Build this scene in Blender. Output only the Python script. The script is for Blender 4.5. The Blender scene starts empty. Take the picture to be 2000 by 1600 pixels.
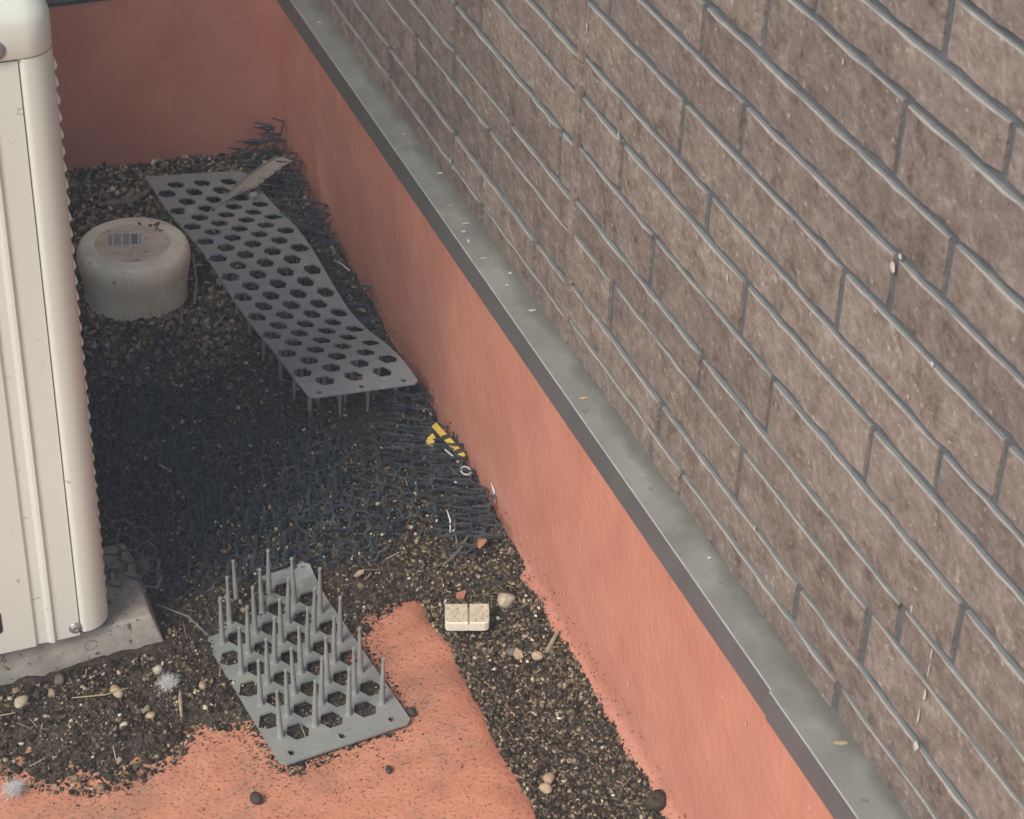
import bpy, math, random
import numpy as np
from mathutils import Vector, Matrix, geometry
random.seed(7)
rng = np.random.default_rng(7)
C = bpy.context.scene.collection
S = bpy.context.scene

# ------------------------------------------------------------------ camera
cam_d = bpy.data.cameras.new('camera'); cam = bpy.data.objects.new('camera', cam_d); C.objects.link(cam)
cam.matrix_world = Matrix(((0.93285, 0.18213, -0.31085, 0), (-0.35882, 0.54720, -0.75619, 0),
                           (0.03238, 0.81695, 0.57580, 1.9), (0, 0, 0, 1)))
cam_d.lens = 75.87; cam_d.sensor_width = 36; cam_d.sensor_fit = 'HORIZONTAL'
cam_d.clip_start = 0.05; cam_d.clip_end = 200
cam_d.dof.use_dof = True; cam_d.dof.focus_distance = 2.72; cam_d.dof.aperture_fstop = 17
S.camera = cam

# ------------------------------------------------------------------ light
HAZE = 0.016
SUN_EL, SUN_AZ = 45.0, 238.0          # azimuth measured from +y towards +x : light comes from behind left of the camera
w = bpy.data.worlds.new('World'); S.world = w; w.use_nodes = True
nt = w.node_tree; bg = nt.nodes['Background']
sky = nt.nodes.new('ShaderNodeTexSky'); sky.sky_type = 'NISHITA'; sky.sun_disc = False
sky.sun_elevation = math.radians(SUN_EL); sky.sun_rotation = math.radians(SUN_AZ)
sky.air_density = 1.0; sky.dust_density = 1.2; sky.ozone_density = 1.0
nt.links.new(sky.outputs[0], bg.inputs[0]); bg.inputs[1].default_value = 0.15
sd = bpy.data.lights.new('sun', 'SUN'); sd.energy = 2.3; sd.angle = math.radians(26); sd.color = (1.0, 0.95, 0.84)
sun = bpy.data.objects.new('sun', sd); C.objects.link(sun)
el, az = math.radians(SUN_EL), math.radians(SUN_AZ)
sdir = Vector((math.cos(el) * math.sin(az), math.cos(el) * math.cos(az), math.sin(el)))
sun.rotation_euler = sdir.to_track_quat('Z', 'Y').to_euler()
S.view_settings.view_transform = 'Standard'; S.view_settings.look = 'None'
S.view_settings.exposure = 0.62; S.view_settings.gamma = 1.0; S.view_settings.use_curve_mapping = False

# haze volume added to imitate veiling glare from window glass; lifts the blacks
hm = bpy.data.materials.new('glare_haze'); hm.use_nodes = True; hn = hm.node_tree; hn.nodes.remove(hn.nodes['Principled BSDF'])
vp = hn.nodes.new('ShaderNodeVolumePrincipled'); vp.inputs['Density'].default_value = HAZE; vp.inputs['Color'].default_value = (.86, .92, 1, 1)
hn.links.new(vp.outputs[0], hn.nodes['Material Output'].inputs['Volume'])
hme = bpy.data.meshes.new('haze'); X0, X1, Y0, Y1, Z0, Z1 = -3.0, 3.0, -2.0, 6.0, -1.2, 4.2
hme.from_pydata([(x, y, z) for x in (X0, X1) for y in (Y0, Y1) for z in (Z0, Z1)], [], [(0, 1, 3, 2), (4, 6, 7, 5), (0, 4, 5, 1), (2, 3, 7, 6), (0, 2, 6, 4), (1, 5, 7, 3)])
hme.materials.append(hm); hz = bpy.data.objects.new('haze', hme); C.objects.link(hz); hz['kind'] = 'stuff'  # added haze box, imitates veiling glare
hz['label'] = 'added haze imitating veiling glare over the whole corner'; hz['category'] = 'haze'

# ------------------------------------------------------------------ materials
def mat(name, cols, scale=30, rough=.7, bump=0., bscale=None, detail=6, spec=.4, stops=None, rand=0.,
        attr=None, metallic=0., stretch=(1, 1, 1), speck=None, second=None, nrough=.6, distort=0.):
    m = bpy.data.materials.new(name); m.use_nodes = True
    n = m.node_tree.nodes; l = m.node_tree.links; b = n['Principled BSDF']
    b.inputs['Roughness'].default_value = rough; b.inputs['Specular IOR Level'].default_value = spec
    b.inputs['Metallic'].default_value = metallic
    geo = n.new('ShaderNodeNewGeometry'); mp = n.new('ShaderNodeMapping'); mp.inputs['Scale'].default_value = stretch
    l.new(geo.outputs['Position'], mp.inputs['Vector'])
    t = n.new('ShaderNodeTexNoise'); t.inputs['Scale'].default_value = scale; t.inputs['Detail'].default_value = detail
    t.inputs['Roughness'].default_value = nrough; t.inputs['Distortion'].default_value = distort
    l.new(mp.outputs[0], t.inputs['Vector'])
    r = n.new('ShaderNodeValToRGB'); cr = r.color_ramp
    if stops is None: stops = [.3 + .4 * i / max(1, len(cols) - 1) for i in range(len(cols))]
    while len(cr.elements) < len(cols): cr.elements.new(.5)
    for e, s, c in zip(cr.elements, stops, cols): e.position = s; e.color = (*c, 1)
    l.new(t.outputs['Fac'], r.inputs[0]); out = r.outputs[0]
    if second:                                  # large soft blotches / stains: (colour, scale, lo, hi, amount)
        c2, s2, lo, hi, am = second
        t2 = n.new('ShaderNodeTexNoise'); t2.inputs['Scale'].default_value = s2; t2.inputs['Detail'].default_value = 5
        l.new(geo.outputs['Position'], t2.inputs['Vector'])
        mr = n.new('ShaderNodeMapRange'); mr.inputs[1].default_value = lo; mr.inputs[2].default_value = hi; mr.inputs[4].default_value = am
        l.new(t2.outputs['Fac'], mr.inputs[0])
        mx = n.new('ShaderNodeMix'); mx.data_type = 'RGBA'; l.new(mr.outputs[0], mx.inputs[0]); l.new(out, mx.inputs[6])
        mx.inputs[7].default_value = (*c2, 1); out = mx.outputs[2]
    if speck:                                   # small specks: (colour, scale, lo, hi, amount)
        c2, s2, lo, hi, am = speck
        t3 = n.new('ShaderNodeTexNoise'); t3.inputs['Scale'].default_value = s2; t3.inputs['Detail'].default_value = 3
        l.new(geo.outputs['Position'], t3.inputs['Vector'])
        mr = n.new('ShaderNodeMapRange'); mr.inputs[1].default_value = lo; mr.inputs[2].default_value = hi; mr.inputs[4].default_value = am
        l.new(t3.outputs['Fac'], mr.inputs[0])
        mx = n.new('ShaderNodeMix'); mx.data_type = 'RGBA'; l.new(mr.outputs[0], mx.inputs[0]); l.new(out, mx.inputs[6])
        mx.inputs[7].default_value = (*c2, 1); out = mx.outputs[2]
    if rand:
        oi = n.new('ShaderNodeObjectInfo'); hs = n.new('ShaderNodeHueSaturation')
        mr = n.new('ShaderNodeMapRange'); mr.inputs[3].default_value = 1 - rand; mr.inputs[4].default_value = 1 + rand
        l.new(oi.outputs['Random'], mr.inputs[0]); l.new(mr.outputs[0], hs.inputs['Value']); l.new(out, hs.inputs['Color']); out = hs.outputs[0]
    if attr:
        at = n.new('ShaderNodeAttribute'); at.attribute_name = attr
        mx = n.new('ShaderNodeMix'); mx.data_type = 'RGBA'; mx.blend_type = 'MULTIPLY'; mx.inputs[0].default_value = 1
        l.new(out, mx.inputs[6]); l.new(at.outputs['Color'], mx.inputs[7]); out = mx.outputs[2]
    l.new(out, b.inputs['Base Color'])
    if bump:
        tb = n.new('ShaderNodeTexNoise'); tb.inputs['Scale'].default_value = bscale or scale * 3; tb.inputs['Detail'].default_value = 8
        l.new(mp.outputs[0], tb.inputs['Vector'])
        bp = n.new('ShaderNodeBump'); bp.inputs['Strength'].default_value = 1; bp.inputs['Distance'].default_value = bump
        l.new(tb.outputs['Fac'], bp.inputs['Height']); l.new(bp.outputs[0], b.inputs['Normal'])
    return m

M = {}
M['orange'] = mat('orange_paint_wall', [(.47, .188, .128), (.52, .218, .150), (.565, .248, .172)], 9, .75, .0018, 85, 6, .3, stretch=(1, 1, .8),
                  second=((.42, .185, .14), 6, .5, .75, .55), speck=((.80, .62, .52), 170, .745, .77, .8))
M['floor'] = mat('orange_paint_floor', [(.44, .18, .108), (.52, .225, .136), (.58, .265, .166)], 25, .8, .0015, 160, 8, .25,
                 second=((.27, .15, .10), 11, .50, .72, .7), speck=((.13, .09, .065), 230, .57, .66, .75))
M['gutter'] = mat('gutter_paint', [(.30, .12, .09), (.42, .17, .11)], 25, .8)
M['brick'] = mat('siding_brick_face', [(.095, .070, .059), (.175, .135, .112), (.222, .178, .150), (.34, .285, .24)], 42, .8, .0030, 110, 10, .25,
                 stops=[.34, .45, .55, .68], rand=.16, stretch=(1, .8, .9), distort=.45, second=((.27, .225, .19), 12, .48, .68, .30),
                 speck=((.44, .37, .31), 120, .62, .72, .6), nrough=.8)
M['joint'] = mat('siding_joint_shaded', [(.075, .08, .088), (.11, .118, .125)], 40, .8, .0012, 200)  # mortar darkened in colour to stand for shade in the upright joints
M['ledge'] = mat('siding_upper_edge_lit', [(.145, .15, .15), (.195, .198, .19)], 40, .8, .0006, 200)  # same mortar, lightened in colour because it faces the sky
M['lip'] = mat('siding_lip', [(.24, .215, .18), (.33, .30, .255)], 60, .65)
M['flash_face'] = mat('flashing_face', [(.105, .10, .098), (.135, .128, .124)], 14, .5, speck=((.45, .44, .4), 160, .74, .77, .7))
M['flash_top'] = mat('flashing_top', [(.175, .170, .142), (.24, .235, .20)], 16, .65, .0004, 80, second=((.31, .305, .265), 9, .5, .7, .5),
                     speck=((.10, .11, .10), 90, .66, .72, .6))
M['flash_edge'] = mat('flashing_edge', [(.26, .27, .25), (.36, .37, .34)], 30, .4)
M['soil'] = mat('soil', [(.022, .017, .013), (.06, .046, .034), (.11, .088, .062)], 180, .95, .004, 260, 8, .15)
M['crumb'] = mat('soil_crumbs', [(.75, .75, .75), (1.1, 1.1, 1.1)], 400, .9, 0, attr='tint', spec=.2)
M['grey'] = mat('grey_plastic', [(.205, .218, .205), (.245, .256, .24)], 40, .55, .0002, 300, second=((.31, .28, .21), 26, .54, .70, .45), speck=((.10, .09, .07), 260, .66, .70, .7))
M['grey_dirty'] = mat('grey_plastic_dirty', [(.225, .245, .24), (.275, .29, .28)], 40, .6, .0002, 300, second=((.33, .29, .23), 26, .54, .68, .6),
                      speck=((.6, .58, .52), 70, .70, .73, .8))
M['black'] = mat('black_plastic', [(.024, .034, .042), (.056, .072, .083)], 60, .36, spec=.65, second=((.13, .12, .10), 45, .54, .66, .8))
M['lit_spike'] = mat('black_plastic_highlight', [(.022, .030, .037), (.085, .102, .112)], 45, .35, spec=.6, stops=[.38, .66])  # lighter copy of the black plastic; spike highlights put into the colour
M['ac'] = mat('cream_painted_metal', [(.66, .67, .56), (.71, .72, .61)], 6, .34, spec=.5, second=((.64, .59, .49), 3, .45, .7, .5),
              speck=((.38, .29, .2), 75, .70, .74, .6))
M['dark'] = mat('dark_gap', [(.02, .018, .018), (.03, .028, .028)], 30, .8)
M['steel'] = mat('screw_steel', [(.30, .29, .27), (.42, .40, .37)], 90, .4, metallic=.6)
M['concrete'] = mat('concrete', [(.23, .205, .165), (.31, .28, .23), (.36, .335, .28)], 35, .9, .001, 150,
                    second=((.20, .21, .14), 18, .52, .7, .6), speck=((.09, .07, .055), 120, .62, .67, .9))
M['pot_side'] = mat('pot_glaze', [(.66, .61, .42), (.78, .73, .54), (.82, .79, .63)], 18, .5, .0006, 90,
                    second=((.50, .45, .33), 11, .48, .70, .6), speck=((.30, .23, .13), 120, .62, .72, .7))
M['pot_base'] = mat('pot_base', [(.46, .36, .26), (.60, .50, .37), (.68, .61, .46)], 20, .65, .0006, 90, stretch=(1, 2.4, 1),
                    speck=((.24, .17, .12), 90, .62, .7, .7))
M['pot_mark'] = mat('pot_mark', [(.09, .075, .05), (.13, .11, .07)], 90, .8)
M['label'] = mat('label_paper', [(.50, .46, .38), (.58, .54, .46)], 90, .7)
M['print'] = mat('label_print', [(.20, .19, .17), (.40, .37, .31)], 420, .7, stops=[.42, .58])
M['print_dark'] = mat('label_print_dark', [(.14, .15, .14), (.20, .21, .20)], 420, .7)
M['chip'] = mat('cream_fragment', [(.42, .36, .24), (.60, .55, .42)], 120, .7, .0006, 300, speck=((.16, .11, .06), 330, .60, .66, .9))
M['chip_side'] = mat('cream_fragment_side', [(.66, .60, .46), (.74, .70, .58)], 120, .6, speck=((.2, .15, .08), 330, .68, .73, .8))
M['stone_pale'] = mat('pale_stone', [(.30, .25, .16), (.54, .48, .36)], 160, .8, .0008, 260)
M['stone_tan'] = mat('tan_stone', [(.28, .20, .12), (.48, .37, .24)], 160, .8, .0008, 260)
M['stone_dark'] = mat('dark_stone', [(.03, .026, .022), (.06, .05, .04)], 160, .8, .0008, 260)
M['shard'] = mat('orange_shard', [(.33, .14, .08), (.42, .19, .11)], 90, .8)
M['leaf'] = mat('dry_leaf', [(.10, .08, .055), (.20, .165, .12)], 90, .8)
M['straw'] = mat('dry_straw', [(.24, .18, .11), (.42, .34, .23)], 120, .8)
M['twig'] = mat('grey_twig', [(.10, .085, .07), (.20, .18, .15)], 120, .8)
M['yellow'] = mat('yellow_plastic', [(.55, .38, .05), (.72, .52, .10)], 90, .45)
M['feather_grey'] = mat('feather_grey', [(.26, .23, .19), (.36, .33, .27)], 160, .8)
M['feather_dark'] = mat('feather_dark', [(.13, .12, .105), (.19, .175, .15)], 160, .8)
M['down'] = mat('white_down', [(.55, .53, .51), (.68, .66, .64)], 90, .8)
M['dropping'] = mat('dropping', [(.38, .36, .31), (.58, .56, .50)], 200, .7)

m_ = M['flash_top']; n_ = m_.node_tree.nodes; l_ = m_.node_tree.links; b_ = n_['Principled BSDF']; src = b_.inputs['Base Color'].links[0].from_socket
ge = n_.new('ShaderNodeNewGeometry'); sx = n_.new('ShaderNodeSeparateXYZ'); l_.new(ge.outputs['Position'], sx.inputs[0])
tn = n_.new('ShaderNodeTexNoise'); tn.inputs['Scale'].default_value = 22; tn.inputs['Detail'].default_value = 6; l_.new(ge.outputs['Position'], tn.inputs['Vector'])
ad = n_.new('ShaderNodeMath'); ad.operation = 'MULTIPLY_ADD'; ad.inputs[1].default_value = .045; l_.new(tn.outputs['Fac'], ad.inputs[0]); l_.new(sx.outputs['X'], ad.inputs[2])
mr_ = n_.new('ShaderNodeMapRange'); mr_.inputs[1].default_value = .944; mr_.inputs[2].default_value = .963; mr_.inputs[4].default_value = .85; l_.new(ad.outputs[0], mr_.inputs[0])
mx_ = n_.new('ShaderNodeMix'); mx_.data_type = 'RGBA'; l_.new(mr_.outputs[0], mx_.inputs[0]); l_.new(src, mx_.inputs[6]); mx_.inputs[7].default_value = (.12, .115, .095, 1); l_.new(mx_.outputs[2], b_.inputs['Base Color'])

# ------------------------------------------------------------------ helpers
def tag(o, label=None, cat=None, group=None, kind=None):
    if label: o['label'] = label
    if cat: o['category'] = cat
    if group: o['group'] = group
    if kind: o['kind'] = kind
    return o
def empty(name, loc, label, cat, group=None):
    o = bpy.data.objects.new(name, None); C.objects.link(o); o.location = loc; o.empty_display_size = .02
    return tag(o, label, cat, group)
def link(name, me, parent=None, loc=None):
    o = bpy.data.objects.new(name, me); C.objects.link(o)
    if parent:
        o.parent = parent
        if loc is None:                       # geometry written in world coordinates
            p = parent; t = Vector((0, 0, 0))
            while p: t += p.location; p = p.parent
            o.location = -t
        else: o.location = loc
    elif loc is not None: o.location = loc
    return o
class MB:
    def __init__(s): s.v = []; s.f = []; s.mi = []
    def add(s, vs, fs, mi=0):
        k = len(s.v); s.v += [tuple(v) for v in vs]; s.f += [tuple(i + k for i in f) for f in fs]
        s.mi += [mi] * len(fs) if isinstance(mi, int) else list(mi)
    def box(s, x0, x1, y0, y1, z0, z1, mi=0):
        s.add([(x0, y0, z0), (x1, y0, z0), (x1, y1, z0), (x0, y1, z0), (x0, y0, z1), (x1, y0, z1), (x1, y1, z1), (x0, y1, z1)],
              [(0, 3, 2, 1), (4, 5, 6, 7), (0, 1, 5, 4), (1, 2, 6, 5), (2, 3, 7, 6), (3, 0, 4, 7)], mi)
    def tube(s, pts, rad, n=6, mi=0, flat=1.):
        pts = [Vector(p) for p in pts]; rad = rad if hasattr(rad, '__len__') else [rad] * len(pts); vs = []
        for i, p in enumerate(pts):
            d = (pts[min(i + 1, len(pts) - 1)] - pts[max(i - 1, 0)]).normalized()
            a = d.cross(Vector((0, 0, 1))) if abs(d.z) < .9 else d.cross(Vector((1, 0, 0)))
            a.normalize(); b = d.cross(a)
            for k in range(n):
                t = 2 * math.pi * k / n; vs.append(p + a * math.cos(t) * rad[i] + b * math.sin(t) * rad[i] * flat)
        fs = [(i * n + k, i * n + (k + 1) % n, (i + 1) * n + (k + 1) % n, (i + 1) * n + k) for i in range(len(pts) - 1) for k in range(n)]
        fs += [tuple(range(n - 1, -1, -1)), tuple(range((len(pts) - 1) * n, len(pts) * n))]
        s.add(vs, fs, mi)
    def lathe(s, prof, c, n=48, mi=0):
        vs = [(c[0] + r * math.cos(2 * math.pi * k / n), c[1] + r * math.sin(2 * math.pi * k / n), c[2] + z) for r, z in prof for k in range(n)]
        fs = [(i * n + k, i * n + (k + 1) % n, (i + 1) * n + (k + 1) % n, (i + 1) * n + k) for i in range(len(prof) - 1) for k in range(n)]
        fs.append(tuple(range((len(prof) - 1) * n, len(prof) * n)))
        s.add(vs, fs, mi)
    def build(s, name, mats, parent=None, loc=None, smooth=False):
        me = bpy.data.meshes.new(name); me.from_pydata(s.v, [], s.f)
        for m in (mats if isinstance(mats, list) else [mats]): me.materials.append(m)
        me.polygons.foreach_set('material_index', s.mi)
        if smooth: me.polygons.foreach_set('use_smooth', [True] * len(s.f))
        me.update(); return link(name, me, parent, loc)
def grid_mesh(X, Y, Z):
    ny, nx = X.shape; v = np.stack([X, Y, Z], -1).reshape(-1, 3)
    i = np.arange(ny * nx).reshape(ny, nx)
    f = np.stack([i[:-1, :-1], i[:-1, 1:], i[1:, 1:], i[1:, :-1]], -1).reshape(-1, 4)
    me = bpy.data.meshes.new('g'); me.from_pydata(v.tolist(), [], f.tolist())
    me.polygons.foreach_set('use_smooth', [True] * len(f)); me.update(); return me
def vnoise(x, y, s, seed=0):
    """smooth value noise on numpy arrays"""
    r = np.random.default_rng(seed).random((256, 256)); x = np.asarray(x) / s + 100; y = np.asarray(y) / s + 100
    xi = np.floor(x).astype(int); yi = np.floor(y).astype(int); fx = x - xi; fy = y - yi
    fx = fx * fx * (3 - 2 * fx); fy = fy * fy * (3 - 2 * fy); g = lambda a, b: r[a % 256, b % 256]
    return (g(xi, yi) * (1 - fx) + g(xi + 1, yi) * fx) * (1 - fy) + (g(xi, yi + 1) * (1 - fx) + g(xi + 1, yi + 1) * fx) * fy
def sstep(a, b, x): t = np.clip((x - a) / (b - a), 0, 1); return t * t * (3 - 2 * t)

XW, YB = .904, 3.366          # inner faces of the long parapet and of the end parapet
# ------------------------------------------------------------------ floor slab with a rolled edge, gutter strip, soil
ys = np.linspace(.2, YB + .03, 240); prof = [(-1.6, 0), (-.4, 0), (0, 0), (.2, 0), (.4, 0), (.55, 0), (.64, 0), (.68, 0), (.700, -.0003)]
for a in np.linspace(8, 90, 9): prof.append((.705 + .062 * math.sin(math.radians(a)), -.034 + .0335 * math.cos(math.radians(a))))
prof.append((.7675, -.05)); prof = np.array(prof)
X = np.tile(prof[:, 0], (len(ys), 1)); Y = np.tile(ys[:, None], (1, len(prof))); Z = np.tile(prof[:, 1], (len(ys), 1))
wob = (vnoise(ys, ys * 0, .11, 3) - .5) * .010 + (vnoise(ys, ys * 0, .035, 4) - .5) * .004 + .012 * np.exp(-((ys - 2.03) / .035) ** 2) - .006 * np.exp(-((ys - 2.10) / .03) ** 2)
X = X + wob[:, None] * sstep(.6, .735, X); Z = Z + (vnoise(X, Y, .08, 5) - .5) * .0025 * (Z > -.02)
o = link('floor', grid_mesh(X, Y, Z)); o.data.materials.append(M['floor']); tag(o, kind='structure')
b = MB(); b.box(.70, XW + .02, .2, YB + .02, -.08, -.045); tag(b.build('gutter', M['gutter']), kind='structure')

POLY = np.array([(-.3, 2.06), (.05, 2.05), (.126, 2.021), (.187, 1.944), (.252, 1.899), (.300, 1.914), (.353, 1.924), (.408, 1.962), (.448, 1.939), (.463, 1.876),
                 (.486, 1.862), (.540, 1.866), (.600, 1.874), (.640, 1.890), (.652, 1.915), (.656, 2.06), (.670, 2.10), (.70, 2.112), (.745, 2.120)])
def sdist(x, y):
    d = np.full(np.shape(x), 9.)
    for (x0, y0), (x1, y1) in zip(POLY[:-1], POLY[1:]):
        t = np.clip(((x - x0) * (x1 - x0) + (y - y0) * (y1 - y0)) / ((x1 - x0) ** 2 + (y1 - y0) ** 2), 0, 1)
        d = np.minimum(d, np.hypot(x - x0 - t * (x1 - x0), y - y0 - t * (y1 - y0)))
    s = np.where(y > np.interp(x, POLY[:, 0], POLY[:, 1]), 1., -1.)
    return d * s
def soil_z(x, y):
    x = np.asarray(x, float); y = np.asarray(y, float)
    n1 = vnoise(x, y, .05, 11) - .5; n2 = vnoise(x, y, .014, 12) - .5; n3 = vnoise(x, y, .007, 13) - .5
    d = sdist(x, y) + n1 * .028 + n2 * .016
    z = -.004 - .030 * sstep(.65, .69, x) * sstep(.004, -.006, d) + .020 * sstep(-.002, .07, d) + n1 * .008 * sstep(0, .06, d)
    z += .016 * sstep(.08, .2, d) * sstep(.5, .36, x) * sstep(2.2, 2.0, y)                 # heap in front of the footing
    foot = sstep(.44, .48, x) * sstep(.68, .64, x) * sstep(2.16, 2.10, y - .10 * sstep(.52, .60, x))                      # flattened under the upturned mat
    z = z * (1 - foot) + np.minimum(z, .0035) * foot
    z += .010 * sstep(2.65, 2.85, y) + .018 * sstep(3.0, 3.3, y) * sstep(.9, .4, x)
    ch = sstep(.735, .752, x) * sstep(2.16, 2.10, y)
    zc = -.0120 + .014 * sstep(.82, .90, x) + n1 * .008
    z = z * (1 - ch) + zc * ch
    return z + n2 * .0045 + n3 * .003
xs_ = np.arange(-.02, XW + .004, .0035); ys_ = np.arange(1.25, YB + .006, .0035); X, Y = np.meshgrid(xs_, ys_)
o = link('soil', grid_mesh(X, Y, soil_z(X, Y))); o.data.materials.append(M['soil']); tag(o, kind='structure')

# ------------------------------------------------------------------ parapets with metal flashing
def rough_wall(name, parent, f, us, vs, m):
    U, V = np.meshgrid(us, vs); X, Y, Z = f(U, V); o = link(name, grid_mesh(X, Y, Z), parent, None); o.data.materials.append(m); return o
par = empty('parapet_wall', (.92, 1.9, 0), 'long orange painted low wall with grey flashing below the brick siding', 'low wall')
rough_wall('painted_face', par, lambda U, V: (XW + .003 * (vnoise(U, V, .16, 21) - .5) - .0012 * (vnoise(U, V, .03, 22) - .5) - .012 * np.clip(1 - (V + .0) / .02, 0, 1) ** 2
           - .007 * np.exp(-((U - 3.03 - V * .5) / .03) ** 2) * sstep(.2, .05, V), U, V),
           np.arange(.3, YB + .02, .012), np.arange(-.05, .345, .0099), M['orange'])
FZ0, FZ1 = .333, .372
def flashing(name, y0, y1, dx, parent):
    b = MB(); x0 = XW - .005 - dx; n = 14
    for i in range(n):
        a = y0 + (y1 - y0) * i / n; c = y0 + (y1 - y0) * (i + 1) / n
        b.add([(x0, a, FZ0), (x0, c, FZ0), (x0, c, FZ1 - .0012), (x0, a, FZ1 - .0012)], [(0, 1, 2, 3)], 0)
        b.add([(x0, a, FZ1 - .0012), (x0, c, FZ1 - .0012), (x0 + .0013, c, FZ1), (x0 + .0013, a, FZ1)], [(0, 1, 2, 3)], 2)
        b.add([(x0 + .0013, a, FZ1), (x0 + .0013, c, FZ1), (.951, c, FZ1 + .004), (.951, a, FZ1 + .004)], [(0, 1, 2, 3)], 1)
        b.add([(x0, a, FZ0), (x0, c, FZ0), (XW + .004, c, FZ0 + .001), (XW + .004, a, FZ0 + .001)], [(3, 2, 1, 0)], 0)
    b.add([(x0, y0, FZ0), (x0, y0, FZ1 - .0012), (.951, y0, FZ1 + .004), (.951, y0, FZ0)], [(0, 1, 2, 3)], 0)
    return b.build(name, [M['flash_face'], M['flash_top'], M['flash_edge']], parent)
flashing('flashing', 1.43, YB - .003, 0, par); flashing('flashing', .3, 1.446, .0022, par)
DR = [(.921, 2.498, .006, .0035, 1), (.929, 1.350, .008, .005, 1), (.930, 1.662, .003, .003, 0), (.938, 2.589, .007, .003, 0), (.914, 2.426, .004, .003, 0),
      (.924, 2.444, .007, .002, 0), (.930, 2.205, .006, .003, 0), (.917, 1.999, .006, .004, 1), (.918, 3.129, .005, .003, 0), (.912, 2.40, .003, .006, 0),
      (.935, 2.30, .003, .003, 0), (.921, 2.275, .003, .003, 0), (.926, 2.72, .003, .002, 0), (.915, 2.35, .006, .002, 0), (.922, 1.83, .002, .002, 0)]
def blob(mb, c, ax, ay, nrm, mi=0, n=9):
    c = Vector(c); nrm = Vector(nrm); u = nrm.cross(Vector((0, 0, 1))) if abs(nrm.z) < .9 else Vector((1, 0, 0)); u.normalize(); v = nrm.cross(u)
    vs = [c + u * ax * math.cos(t) * (k := random.uniform(.65, 1.15)) + v * ay * math.sin(t) * k + nrm * .0002 for t in [2 * math.pi * i / n for i in range(n)]]
    vs.append(c + nrm * min(ax, ay) * .3); mb.add(vs, [(i, (i + 1) % n, n) for i in range(n)], mi)
for x, y, a, c, t in DR:
    b = MB(); blob(b, (x, y, FZ1 + .0008 + (x - .90) * .088), a, c, (0, 0, 1)); b.build('dropping', M['stone_tan'] if t else M['dropping'], par)
for x, y, z, a, c in [(0, 3.247, .112, .003, .008), (0, 3.169, .117, .002, .004), (0, 1.492, .281, .0012, .004), (0, 1.667, .052, .001, .003), (0, 1.9, .14, .001, .004),
                      (0, 1.78, .09, .001, .005), (0, 1.60, .16, .001, .004), (0, 2.0, .06, .0015, .003), (0, 2.3, .2, .001, .003), (0, 1.55, .22, .001, .003)]:
    b = MB(); blob(b, (XW - .0022, y, z), a, c, (-1, 0, 0)); b.build('dropping', M['dropping'], par)

# far parapet across the end of the gutter
end = empty('end_wall', (.4, YB + .03, 0), 'dusky orange low wall closing the far end behind the air conditioner', 'low wall')
rough_wall('painted_face', end, lambda U, V: (U, YB + .003 * (vnoise(U, V, .15, 31) - .5), V), np.arange(-1.6, XW + .02, .02), np.arange(-.05, .362, .0125), M['orange'])
b = MB(); b.add([(-1.6, YB - .005, .359), (XW - .006, YB - .005, .359), (XW - .006, YB - .005, .392), (-1.6, YB - .005, .392)], [(0, 1, 2, 3)], 0)
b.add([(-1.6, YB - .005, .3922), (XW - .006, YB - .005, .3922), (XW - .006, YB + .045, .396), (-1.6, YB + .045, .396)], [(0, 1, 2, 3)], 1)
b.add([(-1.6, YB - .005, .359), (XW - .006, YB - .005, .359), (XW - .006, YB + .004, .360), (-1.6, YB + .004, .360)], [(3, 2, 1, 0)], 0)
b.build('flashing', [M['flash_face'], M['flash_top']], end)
for x, z, a, c in [(.759, .087, .003, .002), (.80, .113, .0015, .002), (.85, .023, .003, .005), (.886, .083, .004, .0015), (.765, .07, .002, .004)]:
    b = MB(); blob(b, (x, YB - .0016, z), a, c, (0, -1, 0)); b.build('dropping', M['dropping'], end)

# ------------------------------------------------------------------ brick siding
XS = .945
CZ = [(.376, .411), (.420, .462), (.472, .536), (.544, .584), (.593, .657), (.667, .726), (.736, .777), (.787, .848), (.859, .911), (.921, .973), (.984, 1.054),
      (1.065, 1.110), (1.120, 1.171), (1.181, 1.240), (1.250, 1.290), (1.300, 1.363), (1.373, 1.43), (1.44, 1.48), (1.49, 1.552), (1.562, 1.615)]
JY = {0: [1.392, 1.774, 2.844], 1: [1.491, 1.841, 2.550], 2: [1.359, 1.641, 1.996, 2.418, 2.7205], 3: [1.306, 1.754, 2.338, 2.56], 4: [1.218, 1.596, 1.8955, 2.174],
      5: [1.4025, 1.6735, 1.993, 2.46], 6: [1.2925, 1.772, 2.39], 7: [1.491, 1.850, 2.30], 8: [1.408, 1.716, 2.057, 2.42], 9: [1.328, 1.820, 2.2],
      10: [1.431, 1.692, 2.05], 11: [1.274, 1.602, 1.95], 12: [1.387, 1.75], 13: [1.22, 1.55]}
SEAM = 2.1215
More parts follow.
